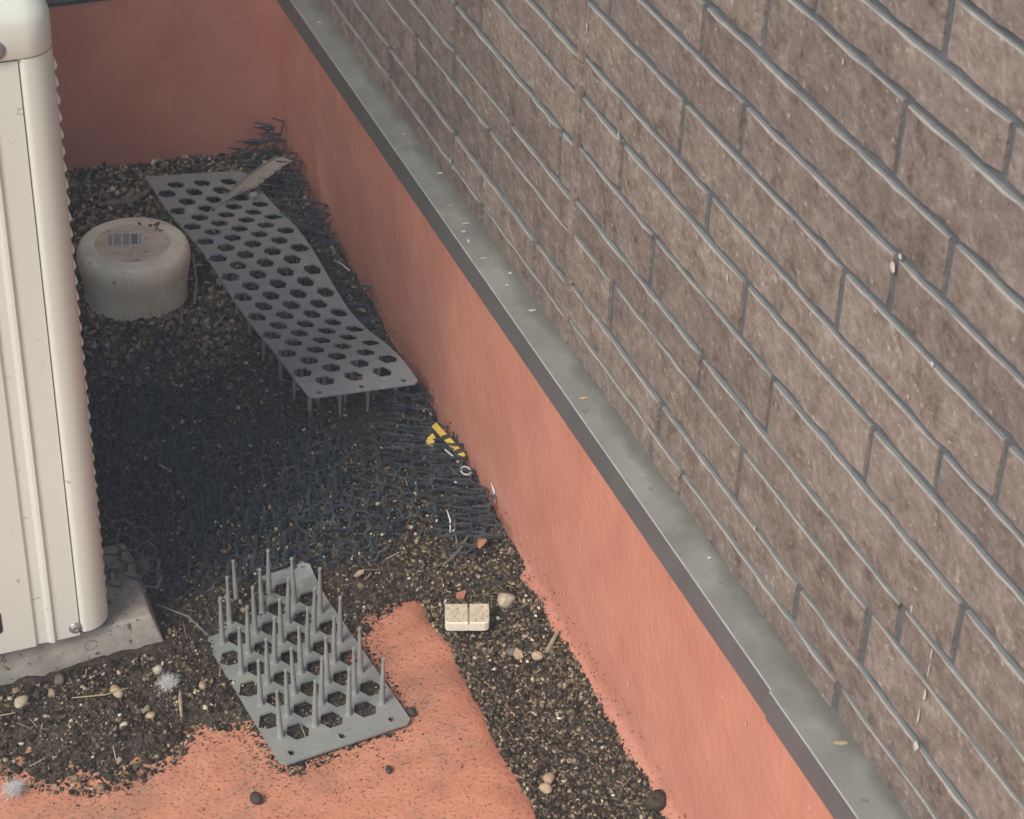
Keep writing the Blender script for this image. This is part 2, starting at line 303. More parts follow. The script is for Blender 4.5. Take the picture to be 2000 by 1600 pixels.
def brick_mesh(L, H, D, seed):
    """a brick face with a wavy upper and lower lip; length along local y, height along local z, face towards -x"""
    r = random.Random(seed); n = max(6, int(L / .022)); b = MB(); rows = []
    ph = [r.uniform(0, 9) for _ in range(4)]
    for i in range(n + 1):
        t = i / n; y = L * t
        up = .0007 * math.sin(t * L * 60 + ph[0]) + .0005 * math.sin(t * L * 150 + ph[1]) + r.uniform(-.0003, .0003)
        dn = .0012 * math.sin(t * L * 80 + ph[2]) + .0008 * math.sin(t * L * 170 + ph[3])
        e = .0022 if 0 < i < n else 0
        lip = .0016 + .0005 * math.sin(t * L * 50 + ph[1])
        ff = D + r.uniform(-.0008, .0008)
        endin = 0. if 0 < i < n else .0012
        rows.append([(0, y, H + .0006), (-ff * .78, y, H), (-ff + endin, y, H - lip + up), (-ff + endin, y, .0026 + dn), (-ff * .4, y, -.0002 + dn * .5), (0, y, 0)])
    vs = [p for rr in rows for p in rr]; k = 6; fs = []; mi = []
    for i in range(n):
        for j in range(k - 1):
            fs.append((i * k + j, i * k + j + 1, (i + 1) * k + j + 1, (i + 1) * k + j)); mi.append(2 if j == 0 else 1 if j == 1 else 0)
    fs += [tuple(range(k - 1, -1, -1)), tuple(range(n * k, n * k + k))]; mi += [0, 0]
    b.add(vs, fs, mi); return b
siding = empty('brick_siding_wall', (XS, 1.9, FZ1), 'brown wall clad in long thin imitation bricks above the grey flashing', 'wall')
b = MB(); b.box(XS + .002, XS + .10, .3, YB + .16, FZ1 + .0045, 3.1); b.build('joint_board', M['joint'], siding)
b = MB(); b.box(XS - .0045, XS + .001, SEAM - .007, SEAM + .007, FZ1 + .006, 1.6)
b.build('panel_strip', M['brick'], siding)
def courses(parent, y0, y1, dz, jl, seedk, place):
    for ci, (z0, z1) in enumerate(CZ):
        inner = [j for j in jl.get(ci, []) if y0 < j < y1]; r = random.Random(seedk + ci)
        js = sorted(inner)
        if not js: js = [r.uniform(y0 + .12, y0 + .35)] if y1 - y0 > .4 else []
        while js and js[-1] + .42 < y1: js.append(js[-1] + r.uniform(.25, .42))
        while js and js[0] - .42 > y0: js.insert(0, js[0] - r.uniform(.25, .42))
        e = [y0] + js + [y1]
        for a, c in zip(e[:-1], e[1:]):
            ga = r.uniform(.0045, .0065) if a != y0 else .001; gc = r.uniform(.0045, .0065) if c != y1 else .001
            mb = brick_mesh(c - a - ga - gc, z1 - z0 + .0030, .0062 + r.uniform(-.0010, .0010), seedk * 100 + ci * 10 + int(a * 50))
            place(mb, a + ga, z0 - .0012 + dz)
def put(mb, y, z):
    o = mb.build('brick', [M['brick'], M['lip'], M['ledge']], siding, (0, 0, 0)); o.location = Vector((XS + .0035, y, z)) - siding.location
courses(siding, .6, SEAM - .006, 0, JY, 1, put); courses(siding, SEAM + .006, YB + .02, -.006, JY, 2, put)
# unseen wall in the same cladding, added above the end wall for darkening
sid2 = empty('added_end_siding', (.4, YB + .055, FZ1), 'added brown imitation brick wall above the far end low wall, darkening the corner', 'wall')
b = MB(); b.box(-1.6, XS - .006, YB + .052, YB + .15, FZ1 + .0045, 2.3); b.build('joint_board', M['joint'], sid2)
def put2(mb, y, z):
    o = mb.build('brick', [M['brick'], M['lip'], M['ledge']], sid2, (0, 0, 0)); o.rotation_euler = (0, 0, math.pi / 2)
    o.location = Vector((-y, YB + .0535, z)) - sid2.location
CZs = CZ; CZ = CZ[:9]; courses(sid2, -(XS - .012), 1.5, -.003, {}, 5, put2); CZ = CZs
# droppings and a scar on the siding
for y, z, a, c in [(1.407, .904, .0045, .006), (1.398, .920, .003, .003), (1.242, .466, .0055, .007), (1.247, .500, .0015, .010), (1.244, .530, .0022, .008), (1.245, .560, .0012, .010),
                   (1.246, .58, .0012, .009), (1.708, .715, .0015, .006), (1.536, 1.045, .0012, .004), (2.0, .735, .0015, .008), (1.888, .75, .001, .005), (1.323, .853, .004, .0035),
                   (2.418, .448, .002, .005), (2.557, .411, .0025, .006), (2.548, .404, .002, .003), (2.283, .678, .001, .003), (2.414, .702, .0015, .003), (2.106, .824, .002, .006),
                   (2.10, .808, .0012, .004), (1.288, .60, .0015, .006), (1.50, .62, .001, .003), (1.59, .47, .0015, .004), (1.35, .80, .0012, .003), (1.62, .95, .0012, .003)]:
    b = MB(); blob(b, (XS - .0044, y, z), a, c, (-1, 0, 0)); b.build('dropping', M['dropping'], siding)

# wall added out of view on the left only to shade the far corner
lw = empty('added_shade_wall', (-.85, 2.6, 0), 'added unseen wall on the left that shades the far corner', 'wall')
b = MB(); b.box(-1.1, -.80, 1.62, YB + .05, -.05, 2.45); b.build('shade_wall_block', M['orange'], lw)

# ------------------------------------------------------------------ air conditioner on its footing
AF, AX = 2.110, .3305
ft = empty('footing_block', (.3, 2.12, 0), 'speckled grey concrete footing block under the air conditioner', 'footing')
b = MB(); zt = .062
b.add([(-.42, 2.092, -.01), (.405, 2.112, -.01), (.408, 2.30, -.01), (-.42, 2.30, -.01), (-.42, 2.100, zt), (.384, 2.130, zt), (.384, 2.29, zt), (-.42, 2.29, zt)],
      [(0, 1, 5, 4), (1, 2, 6, 5), (2, 3, 7, 6), (3, 0, 4, 7), (4, 5, 6, 7)])
o = b.build('block', M['concrete'], ft); bv = o.modifiers.new('bevel', 'BEVEL'); bv.width = .003; bv.segments = 2
ac = empty('air_conditioner', (0, 2.26, .066), 'tall cream outdoor air conditioner unit on a concrete footing', 'air conditioner')
def arc(cx, cy, r, a0, a1, n): return [(cx + r * math.cos(math.radians(a)), cy + r * math.sin(math.radians(a))) for a in np.linspace(a0, a1, n)]
def shell(plan, z0, z1, mb, mi=0, loops=()):
    n = len(plan); lv = [(z0, 0)] + [(z1, 0)] + list(loops); vs = []
    for z, ins in lv:
        for i, (x, y) in enumerate(plan):
            vs.append((x - ins if x > 0 else x, y + ins if y < 2.2 else y, z) if ins else (x, y, z))
    fs = [(j * n + i, j * n + i + 1, (j + 1) * n + i + 1, (j + 1) * n + i) for j in range(len(lv) - 1) for i in range(n - 1)]
    mb.add(vs, fs, mi); return lv, n
AB = 2.42; RC = .034
front = [(-.5, AF), (.232, AF), (.2355, AF + .0035), (.2375, AF + .0035), (.247, AF + .0030), (.252, AF - .0005), (.2555, AF - .001), (.259, AF + .0028), (.2885, AF + .0032)]
side = [(.2885, AF + .008), (.2912, AF + .0022), (.2935, AF)] + arc(AX - RC, AF + RC, RC, -88, 0, 12) + [(AX, 2.2), (AX, AB - .02), (AX - .01, AB)]
b = MB(); b.box(-.5, .322, AF + .012, AB - .003, .080, .872); b.build('inner_casing', M['dark'], ac)
b = MB(); shell(front, .0695, .8715, b); b.add([(x, y, .0695) for x, y in front] + [(x, y + .014, .0695) for x, y in front], [(i, i + 1, len(front) + i + 1, len(front) + i) for i in range(len(front) - 1)])
b.build('front_panel', M['ac'], ac)
b = MB(); shell(side, .076, .8735, b); o = b.build('side_panel', M['ac'], ac, smooth=True)
lid = [(-.5, AF - .002)] + arc(AX + .0005 - RC, AF + RC - .002, RC, -90, 0, 14) + [(AX + .0005, AB)]
def lidv(z, ins):
    r = RC; cx, cy = AX + .0005 - RC, AF + RC - .002
    return [(-.5, AF - .002 + ins)] + [(cx + max(r - ins, .002) * math.cos(math.radians(a)) - max(0, ins - r + .002), cy + max(r - ins, .002) * math.sin(math.radians(a)) + max(0, ins - r + .002))
                                       for a in np.linspace(-90, 0, 14)] + [(AX + .0005 - ins, AB - ins * .3)]
b = MB(); lv = [(.8745, .0016), (.8765, .0003), (.912, 0), (.919, .0012), (.928, .006), (.936, .013), (.944, .022), (.950, .032), (.954, .045), (.9555, .07)]
L = [[(x, y, z) for x, y in lidv(z, i)] for z, i in lv]; n = len(L[0])
b.add([p for l_ in L for p in l_], [(j * n + i, j * n + i + 1, (j + 1) * n + i + 1, (j + 1) * n + i) for j in range(len(L) - 1) for i in range(n - 1)])
top = L[-1]; b.add(top + [(-.5, AB, .957)], [tuple(range(n + 1))]); b.add(L[0], [tuple(range(n))[::-1]] if False else [])
b.build('lid', M['ac'], ac, smooth=True)
me = None
for i in range(36):                       # embossed louvre ribs down the side panel, seen edge on
    z = .10 + i * .0211
    if me is None:
        b = MB(); pts = []; q = 6
        for k in range(q + 1):
            t = k / q; pts.append((.0068 * (t ** .7) * (1 - t ** 7), .0195 * (1 - t)))
        vs = [(px, y, pz) for y in (0, .15) for px, pz in pts]; b.add(vs, [(k, k + 1, q + 2 + k, q + 1 + k) for k in range(q)] + [tuple(range(q, -1, -1)), tuple(range(q + 1, 2 * q + 2))])
        o = b.build('louvre_rib', M['ac'], ac, (0, 0, 0)); me = o.data
    else: o = link('louvre_rib', me, ac, (0, 0, 0))
    o.location = Vector((AX - .0010, AF + .034, z)) - ac.location; o.scale.x = .55 + .45 * i / 35
def screw(p, r, parent):
    b = MB(); pr = [(r * 1.15, 0), (r * 1.1, .0012), (r, .0016), (r * .82, .0034), (r * .45, .0046), (r * .2, .0044), (r * .18, .003)]
    n = 18; b.add([(p[0] + q * math.cos(2 * math.pi * k / n), p[1] - h, p[2] + q * math.sin(2 * math.pi * k / n)) for q, h in pr for k in range(n)],
                  [(i * n + k, i * n + (k + 1) % n, (i + 1) * n + (k + 1) % n, (i + 1) * n + k) for i in range(len(pr) - 1) for k in range(n)] + [tuple(range(6 * n, 7 * n))])
    b.build('screw', M['steel'], parent, smooth=True)
screw((.2835, AF + .0028, .0835), .0075, ac); screw((.2655, AF - .002, .888), .010, ac)
b = MB(); cs = []
for cx, cz, a0 in [(.188, .108, -90), (.188, .133, 0)]:
    cs += [(cx + .006 * math.cos(math.radians(a0 + a)), cz + .006 * math.sin(math.radians(a0 + a))) for a in (0, 30, 60, 90)]
cs += [(.06, .139), (.06, .102)]; b.add([(x, AF - .0006, z) for x, z in cs], [tuple(range(len(cs)))]); b.build('grille_opening', M['dark'], ac)
b = MB(); n = 22
for k in range(n):
    pass
b.tube([(.299 + .008 * math.cos(t), 2.1035 , .0575 + .0075 * math.sin(t)) for t in np.linspace(.2, 6.0, 20)], .0007, 5); b.build('drain_ring', M['twig'], ft)

# ------------------------------------------------------------------ grey spiked mats
def plate(name, fn, c0, c1, r0, r1, nr, material, parent, th=.003, ph=None):
    """perforated sheet: hexagonal holes on a staggered lattice, three round nail holes at the end"""
    ol = [(c0, r0 + .25), (c0 + .25, r0), (c1 - .3, r0), (c1, r0 + .2), (c1, r1 - .2), (c1 - .3, r1), (c0 + .3, r1), (c0, r1 - .2)]
    V = []; E = []; holes = []
    def loop(pts):
        k = len(V); V.extend(Vector(p) for p in pts); n = len(pts); E.extend((k + i, k + (i + 1) % n) for i in range(n))
    dense = []
    for i in range(len(ol)):
        a, c = ol[i], ol[(i + 1) % len(ol)]; m = max(1, int(math.hypot(c[0] - a[0], c[1] - a[1]) / .5))
        dense += [(a[0] + (c[0] - a[0]) * k / m, a[1] + (c[1] - a[1]) * k / m) for k in range(m)]
    loop(dense)
    for r in range(1, nr + 1):
        for c in range(7):
            if c % 2 == r % 2:
                j = [random.uniform(-.02, .02) for _ in range(2)]
                h = [(c + j[0] + .66 * math.copysign(1, u) * (1 if abs(u) > .5 else .54), r + j[1] + v) for u, v in [(1, 0), (.4, .43), (-.4, .43), (-1, 0), (-.4, -.43), (.4, -.43)]]
                holes.append((c, r)); loop(h)
    rnd = [(c, rr) for c in (0.05, 3.0, 5.95) for rr in (.02,)]
    for c, rr in rnd: loop([(c + .23 * math.cos(t), rr + .16 * math.sin(t)) for t in np.arange(8) * math.pi / 4])
    for c in np.arange(math.ceil(c0 * 2) / 2 + .01, c1, .5):
        for r in np.arange(r0 + .3, r1 - .25, .5):
            if all(abs(c - hc) > .72 or abs(r - hr) > .52 for hc, hr in holes) and all(math.hypot(c - a, r - q) > .4 for a, q in rnd): V.append(Vector((c, r)))
    vs, es, fs, *_ = geometry.delaunay_2d_cdt(V, E, [], 0, 1e-5)
    def inhole(x, y):
        for hc, hr in holes:
            dx, dy = abs(x - hc), abs(y - hr)
            if dx < .66 and dy < .43 and dx / .66 * .5 + dy / .43 * .5 < .74: return True
        return any(math.hypot(x - a, y - q) < .16 for a, q in rnd)
    def inout(x, y):
        ins = False
        for i in range(len(ol)):
            (xa, ya), (xb, yb) = ol[i], ol[(i + 1) % len(ol)]
            if (ya > y) != (yb > y) and x < (xb - xa) * (y - ya) / (yb - ya) + xa: ins = not ins
        return ins
    keep = []
    for f in fs:
        cx = sum(vs[i][0] for i in f) / 3; cy = sum(vs[i][1] for i in f) / 3
        if inout(cx, cy) and not inhole(cx, cy): keep.append(tuple(f))
    def P(c, r):
        p = fn(c, r); a = (fn(c + .05, r) - p).cross(fn(c, r + .05) - p).normalized(); return p, a
    pn = [P(v[0], v[1]) for v in vs]; n = len(vs)
    vv = [p + a * th / 2 for p, a in pn] + [p - a * th / 2 for p, a in pn]
    from collections import Counter
    cnt = Counter(); 
    for f in keep:
        for i in range(3): cnt[tuple(sorted((f[i], f[(i + 1) % 3])))] += 1
    ff = [f for f in keep] + [tuple(i + n for i in f[::-1]) for f in keep]
    for f in keep:
        for i in range(3):
            a, c = f[i], f[(i + 1) % 3]
            if cnt[tuple(sorted((a, c)))] == 1: ff.append((c, a, a + n, c + n))
    b = MB(); b.add(vv, ff); return b.build(name, material, parent)
def spike_mesh(L, name='spike', m=None, r0=.0038, r1=.0023):
    b = MB(); pr = [(r0 * 1.5, 0), (r0 * 1.08, .003), (r0, .010), (r0 * .9, L * .45), (r1, L * .80), (r1 * .92, L * .95), (r1 * 1.12, L * .975), (r1 * 1.05, L)]
    b.lathe(pr, (0, 0, 0), 9); me = bpy.data.meshes.new(name); me.from_pydata(b.v, [], b.f); me.materials.append(m)
    me.polygons.foreach_set('use_smooth', [True] * (len(b.f) - 1) + [False]); me.update(); return me
def spikes(fn, nr, me, parent, down, skip=lambda c, r: False):
    for r in range(1, nr + 1):
        for c in range(7):
            if c % 2 != r % 2 and not skip(c, r):
                p = fn(c, r); a = (fn(c + .1, r) - p).cross(fn(c, r + .1) - p).normalized()
                if a.z < 0: a = -a
                a = (a + Vector((0, 0, 1.5))).normalized()
                if down: a = -a
                a = (a + Vector((random.uniform(-.03, .03), random.uniform(-.03, .03), 0))).normalized()
                o = link('spike', me, parent, (0, 0, 0)); o.location = p + a * .001 - parent.location; o.rotation_euler = a.to_track_quat('Z', 'Y').to_euler()

def fnB(c, r):
    x = .4974 + .0230 * c - .0039 * r; y = 1.8850 + .0027 * c + .0321 * r
    z = .0075 + .0006 * r * (r < 9)
    k = max(0., r - 8.2); z += .0052 * k ** 1.7 * max(0., min(1.1, (c - 2.) / 4.5)) ** 1.6
    z -= .004 * max(0., r - 8) * max(0., min(1., (3 - c) / 3.))
    x += .004 * k * max(0., (c - 4) / 3)
    s = 1 - (z - .003) / 1.9 * .6
    return Vector((x * s, y * s, z))
mB = empty('spiked_mat', (.56, 2.05, .004), 'short grey plastic mat with its spikes pointing up, half buried in soil at the front', 'spiked mat')
plate('perforated_sheet', fnB, -.82, 6.88, -.48, 10.2, 9, M['grey'], mB)
spikes(fnB, 9, spike_mesh(.078, m=M['grey']), mB, False, lambda c, r: (c < 2 and r > 8) and c != 1 or (c, r) in ((6, 9),))

rowk = np.array([1, 2, 4, 6, 8, 10, 12, 14, 16, 18, 20, 22, 24.])
yA0 = np.array([2.661, 2.6908, 2.7514, 2.8083, 2.8664, 2.9312, 3.0001, 3.0649, 3.1215, 3.1779, 3.2392, 3.3017, 3.360]); yG0 = np.array([2.655, 2.6847, 2.7405, 2.7842, 2.8368, 2.903, 2.9829, 3.0557, 3.1146, 3.1665, 3.2205, 3.275, 3.335])
xA0 = np.array([.7545, .7514, .7435, .7344, .7272, .7216, .7188, .7142, .7076, .7016, .6883, .6860, .680]); xG0 = np.array([.893, .8884, .8785, .8652, .8556, .8542, .8539, .8537, .8464, .8393, .832, .824, .815])
zA = np.array([.086, .085, .081, .077, .077, .080, .080, .075, .069, .065, .061, .057, .053]); zG = np.array([.083, .080, .072, .064, .063, .070, .075, .073, .066, .058, .054, .052, .050])
pf = [np.polynomial.Polynomial.fit(rowk, a, 7) for a in (xA0, yA0, zA, xG0, yG0, zG)]
def fnA(c, r):
    rr = min(max(r, 1), 24); v = [p(rr) for p in pf]; d = [p.deriv()(rr) for p in pf]; v = [a + e * (r - rr) for a, e in zip(v, d)]
    A = Vector((v[0] * (1 - v[2] / 1.9), v[1] * (1 - v[2] / 1.9), v[2])); G = Vector((v[3] * (1 - v[5] / 1.9), v[4] * (1 - v[5] / 1.9), v[5]))
    return A.lerp(G, c / 6)
mA = empty('spiked_mat', (.77, 2.9, .02), 'long warped grey plastic mat lying face down with hexagonal holes beside the upturned pot', 'spiked mat')
plate('perforated_sheet', fnA, -.80, 6.85, -.35, 24.6, 23, M['grey_dirty'], mA)
spikes(fnA, 23, spike_mesh(.078, m=M['grey']), mA, True)

# ------------------------------------------------------------------ black honeycomb spiked nets
def black_net(label, o, u, v, nu, nv, zf, sl, seed, up=1, loose=.0035, lean=.15, hexr=.0158, missing=.06):
    r = random.Random(seed); o = Vector(o); u = Vector(u).normalized(); v = Vector(v).normalized(); nrm = u.cross(v).normalized() * up
    root = empty('spiked_net', o, label, 'spiked net', 'black spiked nets spread over the soil')
    net = MB(); sp = MB(); nodes = {}
    def node(i, j):
        if (i, j) not in nodes:
            x = i * hexr * .5; y = j * hexr * .866
            nodes[i, j] = (Vector((x, y, 0)), Vector((r.uniform(-1, 1), r.uniform(-1, 1), r.uniform(-1, 1))) * loose)
        return nodes[i, j]
    def W(i, j):
        (p, jit) = node(i, j); q = o + u * p.x + v * p.y; 
        return q + nrm * (zf(p.x, p.y) if zf else 0) + jit
    for layer in range(2 if nu > 4 else 1):
        if layer: nodes.clear(); o = o + Vector((r.uniform(-.012, .012), r.uniform(-.012, .012), -.010))
        edges = set()
        for a in range(nu):
            for c in range(nv):
                ci = 3 * a; cj = 2 * c + (a % 2)
                if r.random() < missing: continue
                ring = [(ci + 2, cj), (ci + 1, cj + 1), (ci - 1, cj + 1), (ci - 2, cj), (ci - 1, cj - 1), (ci + 1, cj - 1)]
                for k in range(6): edges.add(tuple(sorted((ring[k], ring[(k + 1) % 6]))))
        used = set()
        for A, B in sorted(edges):
            p, q = W(*A), W(*B); used.add(A); used.add(B); d = (q - p).normalized(); s = d.cross(nrm).normalized() * .0014; h = nrm * .0018
            net.add([p - s, p + s, p + s + h, p - s + h, q - s, q + s, q + s + h, q - s + h], [(0, 4, 5, 1), (1, 5, 6, 2), (2, 6, 7, 3), (3, 7, 4, 0), (0, 1, 2, 3), (4, 7, 6, 5)])
        for A in sorted(used):
            if r.random() < .42: continue
            p = W(*A); d = (nrm + Vector((r.uniform(-1, 1), r.uniform(-1, 1), r.uniform(-1, 1))) * lean).normalized(); L = sl * r.uniform(.6, 1.15)
            sp.tube([p, p + d * L * .5, p + d * L], [.0026, .0021, .0015], 5)
    net.build('honeycomb_net', M['black'], root)
    s = sp.build('spikes', M['lit_spike'], root); s['kind'] = 'stuff'
    return root
def zflat(k, f, a): return lambda x, y: a * math.sin(x * k + f) * math.sin(y * k * .8 + f * 2)
bn = [  # label, origin, angle of u, size in cells, lift, spike length
 ('black spiked net nearest the yellow strip by the orange wall', (.690, 2.47, .018), -8, 9, 7, .012),
 ('black spiked net with open honeycomb between the shard and the yellow strip', (.640, 2.28, .036), -14, 11, 8, .012),
 ('black spiked net under the near corner of the long grey mat', (.50, 2.50, .020), 6, 9, 9, .015),
 ('black spiked net in the middle of the dark patch', (.50, 2.33, .031), -4, 9, 8, .034),
 ('black spiked net touching the back of the upturned grey mat', (.43, 2.215, .028), 4, 8, 6, .030),
 ('black spiked net at the side of the air conditioner', (.345, 2.40, .028), 3, 8, 9, .034),
 ('black spiked net just in front of the gravel by the pot', (.40, 2.58, .027), 8, 10, 8, .026),
 ('black spiked net under the middle of the long grey mat', (.68, 2.66, .018), 3, 9, 12, .014),
 ('black spiked net behind the upturned mat beside the brown leaf bits', (.56, 2.235, .026), -10, 8, 5, .022),
]
for i, (lb, o_, ang, nu, nv, sl) in enumerate(bn):
    a = math.radians(ang); black_net(lb, (o_[0], o_[1], o_[2] - .006), (math.cos(a), math.sin(a), .0), (-math.sin(a), math.cos(a), random.uniform(-.02, .02)), nu, nv, zflat(30, i, .004), sl * .95, 40 + i)
# a corner hanging over the footing block with its spikes downwards
black_net('small torn corner of black net drooping over the concrete footing', (.352, 2.20, .080), (1, -.25, -.10), (.1, 1, .10), 3, 4, None, .034, 91, up=-1, lean=.08, missing=0)
# strips leaning on the parapet, spikes pointing across the gutter
def leaning(label, y0, y1, zt0, zt1, xb, seed):
    L = y1 - y0; root = empty('spiked_net', (.88, (y0 + y1) / 2, .03), label, 'spiked net', 'black spiked nets spread over the soil')
    r = random.Random(seed); net = MB(); sp = MB(); hr = .0158; n = int(L / (hr * .866)); nodes = {}
    def W(i, j):
        if (i, j) not in nodes:
            y = y0 + j * hr * .866; t = min(1, max(0, (y - y0) / L)); zt = zt0 + (zt1 - zt0) * t + .008 * math.sin(y * 38 + seed); s = i * hr * .5
            base = Vector((xb + .012 * math.sin(y * 23 + seed), y, .028)); d = Vector((XW - .006 - base.x, 0, zt - .028)); ln = d.length; d /= ln
            s = s / (.075) * ln
            nodes[i, j] = base + d * s + Vector((r.uniform(-1, 1) * .003, r.uniform(-1, 1) * .004, r.uniform(-1, 1) * .004))
        return nodes[i, j]
    edges = set()
    for a in range(4):
        for c in range(n // 2):
            ci = 3 * a; cj = 2 * c + (a % 2)
            ring = [(ci + 2, cj), (ci + 1, cj + 1), (ci - 1, cj + 1), (ci - 2, cj), (ci - 1, cj - 1), (ci + 1, cj - 1)]
            if r.random() < .05: continue
            for k in range(6): edges.add(tuple(sorted((ring[k], ring[(k + 1) % 6]))))
    nrm = Vector((-.80, -.08, .42)).normalized(); used = set()
    for A, B in edges:
        p, q = W(*A), W(*B)
        if p.x > XW - .004 or q.x > XW - .004: continue
        used |= {A, B}; d = (q - p).normalized(); s = d.cross(nrm).normalized() * .0016; h = nrm * .0020
        net.add([p - s, p + s, p + s + h, p - s + h, q - s, q + s, q + s + h, q - s + h], [(0, 4, 5, 1), (1, 5, 6, 2), (2, 6, 7, 3), (3, 7, 4, 0), (0, 1, 2, 3), (4, 7, 6, 5)])
    for A in sorted(used):
        p = W(*A); d = (nrm * .9 + Vector((-.3, .05, -.05)) + Vector((r.uniform(-1, 1), r.uniform(-1, 1), r.uniform(-1, 1))) * .14).normalized(); L2 = r.uniform(.026, .036)
        sp.tube([p, p + d * L2 * .5, p + d * L2], [.0024, .0019, .0013], 5)
    net.build('honeycomb_net', M['black'], root); s = sp.build('spikes', M['lit_spike'], root); s['kind'] = 'stuff'
leaning('black spiked net leaning in the far corner between both orange walls', 3.04, 3.345, .085, .105, .835, 3)
leaning('black spiked net leaning along the orange wall beside the long grey mat', 2.72, 3.06, .040, .085, .835, 8)
leaning('black spiked net sagging against the orange wall under the end of the long grey mat', 2.18, 2.70, .045, .035, .845, 12)

# ------------------------------------------------------------------ loose soil crumbs, gravel, litter (uncountable)
ico_v = []; t = (1 + 5 ** .5) / 2
for a, b_ in ((1, t), (-1, t), (1, -t), (-1, -t)): ico_v += [(0, a, b_), (a, b_, 0), (b_, 0, a)]
ico_v = np.array(ico_v, float); ico_v /= np.linalg.norm(ico_v[0])
ico_f = []
for i in range(12):
    for j in range(i + 1, 12):
        for k in range(j + 1, 12):
            d = [np.linalg.norm(ico_v[a] - ico_v[b_]) for a, b_ in ((i, j), (j, k), (i, k))]
            if max(d) < 1.2:
                nn = np.cross(ico_v[j] - ico_v[i], ico_v[k] - ico_v[i]); ico_f.append((i, j, k) if nn.dot(ico_v[i]) > 0 else (i, k, j))
ico_f = np.array(ico_f)
box_v = np.array([(x, y, z) for x in (-1, 1) for y in (-1, 1) for z in (-1, 1)], float); box_f = np.array([(0, 1, 3), (0, 3, 2), (4, 6, 7), (4, 7, 5), (0, 4, 5), (0, 5, 1), (2, 3, 7), (2, 7, 6), (0, 2, 6), (0, 6, 4), (1, 5, 7), (1, 7, 3)])
def qrot(n, flat=0.):
    q = rng.normal(size=(n, 4))
    if flat: q[:, 1:3] *= (1 - flat)
    q /= np.linalg.norm(q, axis=1)[:, None]; w_, x, y, z = q.T
    return np.stack([1 - 2 * (y * y + z * z), 2 * (x * y - z * w_), 2 * (x * z + y * w_), 2 * (x * y + z * w_), 1 - 2 * (x * x + z * z), 2 * (y * z - x * w_),
                     2 * (x * z - y * w_), 2 * (y * z + x * w_), 1 - 2 * (x * x + y * y)], 1).reshape(n, 3, 3)
def scatter(name, pos, size, aspect, cols, label, cat, base=(ico_v, ico_f), flat=0., jit=.22):
    n = len(pos); bv, bf = base; m = len(bv)
    sc = size[:, None] * np.array(aspect)[None] * rng.uniform(.7, 1.3, (n, 3))
    v = bv[None] * (1 + rng.uniform(-jit, jit, (n, m, 1))) * sc[:, None, :]
    v = np.einsum('nij,nmj->nmi', qrot(n, flat), v) + pos[:, None, :]
    f = bf[None] + (np.arange(n) * m)[:, None, None]
    me = bpy.data.meshes.new(name); me.vertices.add(n * m); me.vertices.foreach_set('co', v.astype(np.float32).ravel())
    nf = n * len(bf); me.loops.add(nf * 3); me.loops.foreach_set('vertex_index', f.astype(np.int32).ravel())
    me.polygons.add(nf); me.polygons.foreach_set('loop_start', np.arange(nf, dtype=np.int32) * 3)
    me.update(calc_edges=True)
    at = me.color_attributes.new('tint', 'FLOAT_COLOR', 'POINT'); c4 = np.ones((n, m, 4), np.float32); c4[:, :, :3] = cols[:, None, :]; at.data.foreach_set('color', c4.ravel())
    me.materials.append(M['crumb']); me.validate(); o = link(name, me); tag(o, label, cat, kind='stuff'); return o
PAL = np.array([(.022, .016, .011), (.050, .036, .024), (.105, .078, .050), (.20, .152, .098), (.33, .255, .165), (.48, .40, .28), (.62, .55, .42)])
def pick(n, p): p = np.array(p, float); c = PAL[rng.choice(len(PAL), n, p=p / p.sum())]; return c * rng.uniform(.75, 1.25, (n, 1)) * rng.uniform(.94, 1.06, (n, 3))
def inac(x, y): return (x < .40) & (y > 2.103) & ~((x > .335) & (y > 2.28))
def spots(n, x0, x1, y0, y1, keep):
    x = rng.uniform(x0, x1, n); y = rng.uniform(y0, y1, n); k = keep(x, y) & ~inac(x, y) & (x < XW - .003) & (y < YB - .003); return x[k], y[k]
def matk(x, y): return (x > .45) & (x < .66) & (y > 1.88) & (y < 2.13 + .09 * (x > .54))
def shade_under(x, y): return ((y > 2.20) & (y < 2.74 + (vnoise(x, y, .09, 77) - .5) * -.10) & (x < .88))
def field(name, n, box, keep, smin, smax, p, label, cat, aspect=(1, .85, .65), up=.3, power=2.2, **kw):
    x, y = spots(n, *box, keep); s = smin + (smax - smin) * rng.random(len(x)) ** power
    s = np.where(matk(x, y), np.minimum(s, .0022), s)
    z = soil_z(x, y); z = np.where((z < 0) & (x < .72), -.0002, z)
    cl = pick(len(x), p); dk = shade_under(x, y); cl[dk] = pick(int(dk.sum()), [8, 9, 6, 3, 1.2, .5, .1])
    return scatter(name, np.stack([x, y, z + s * up], 1), s, aspect, cl, label, cat, jit=.38, **kw)
inside = lambda x, y: (sdist(x, y) > -.004 + (vnoise(x, y, .05, 11) - .5) * -.028) & (x < .75)
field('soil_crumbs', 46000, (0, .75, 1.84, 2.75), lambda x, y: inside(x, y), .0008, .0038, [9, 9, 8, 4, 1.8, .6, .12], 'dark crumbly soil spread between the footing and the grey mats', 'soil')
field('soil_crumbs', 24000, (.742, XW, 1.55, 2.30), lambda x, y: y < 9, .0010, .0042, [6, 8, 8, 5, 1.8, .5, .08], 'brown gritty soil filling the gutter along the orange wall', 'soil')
field('gravel', 20000, (.34, XW, 2.55, YB), lambda x, y: (y + (vnoise(x, y, .09, 77) - .5) * .10 > 2.68), .0018, .0066, [3, 4, 7, 8, 5, 1.2, .1], 'coarse grey brown gravel around the upturned pot', 'gravel', power=1.7)
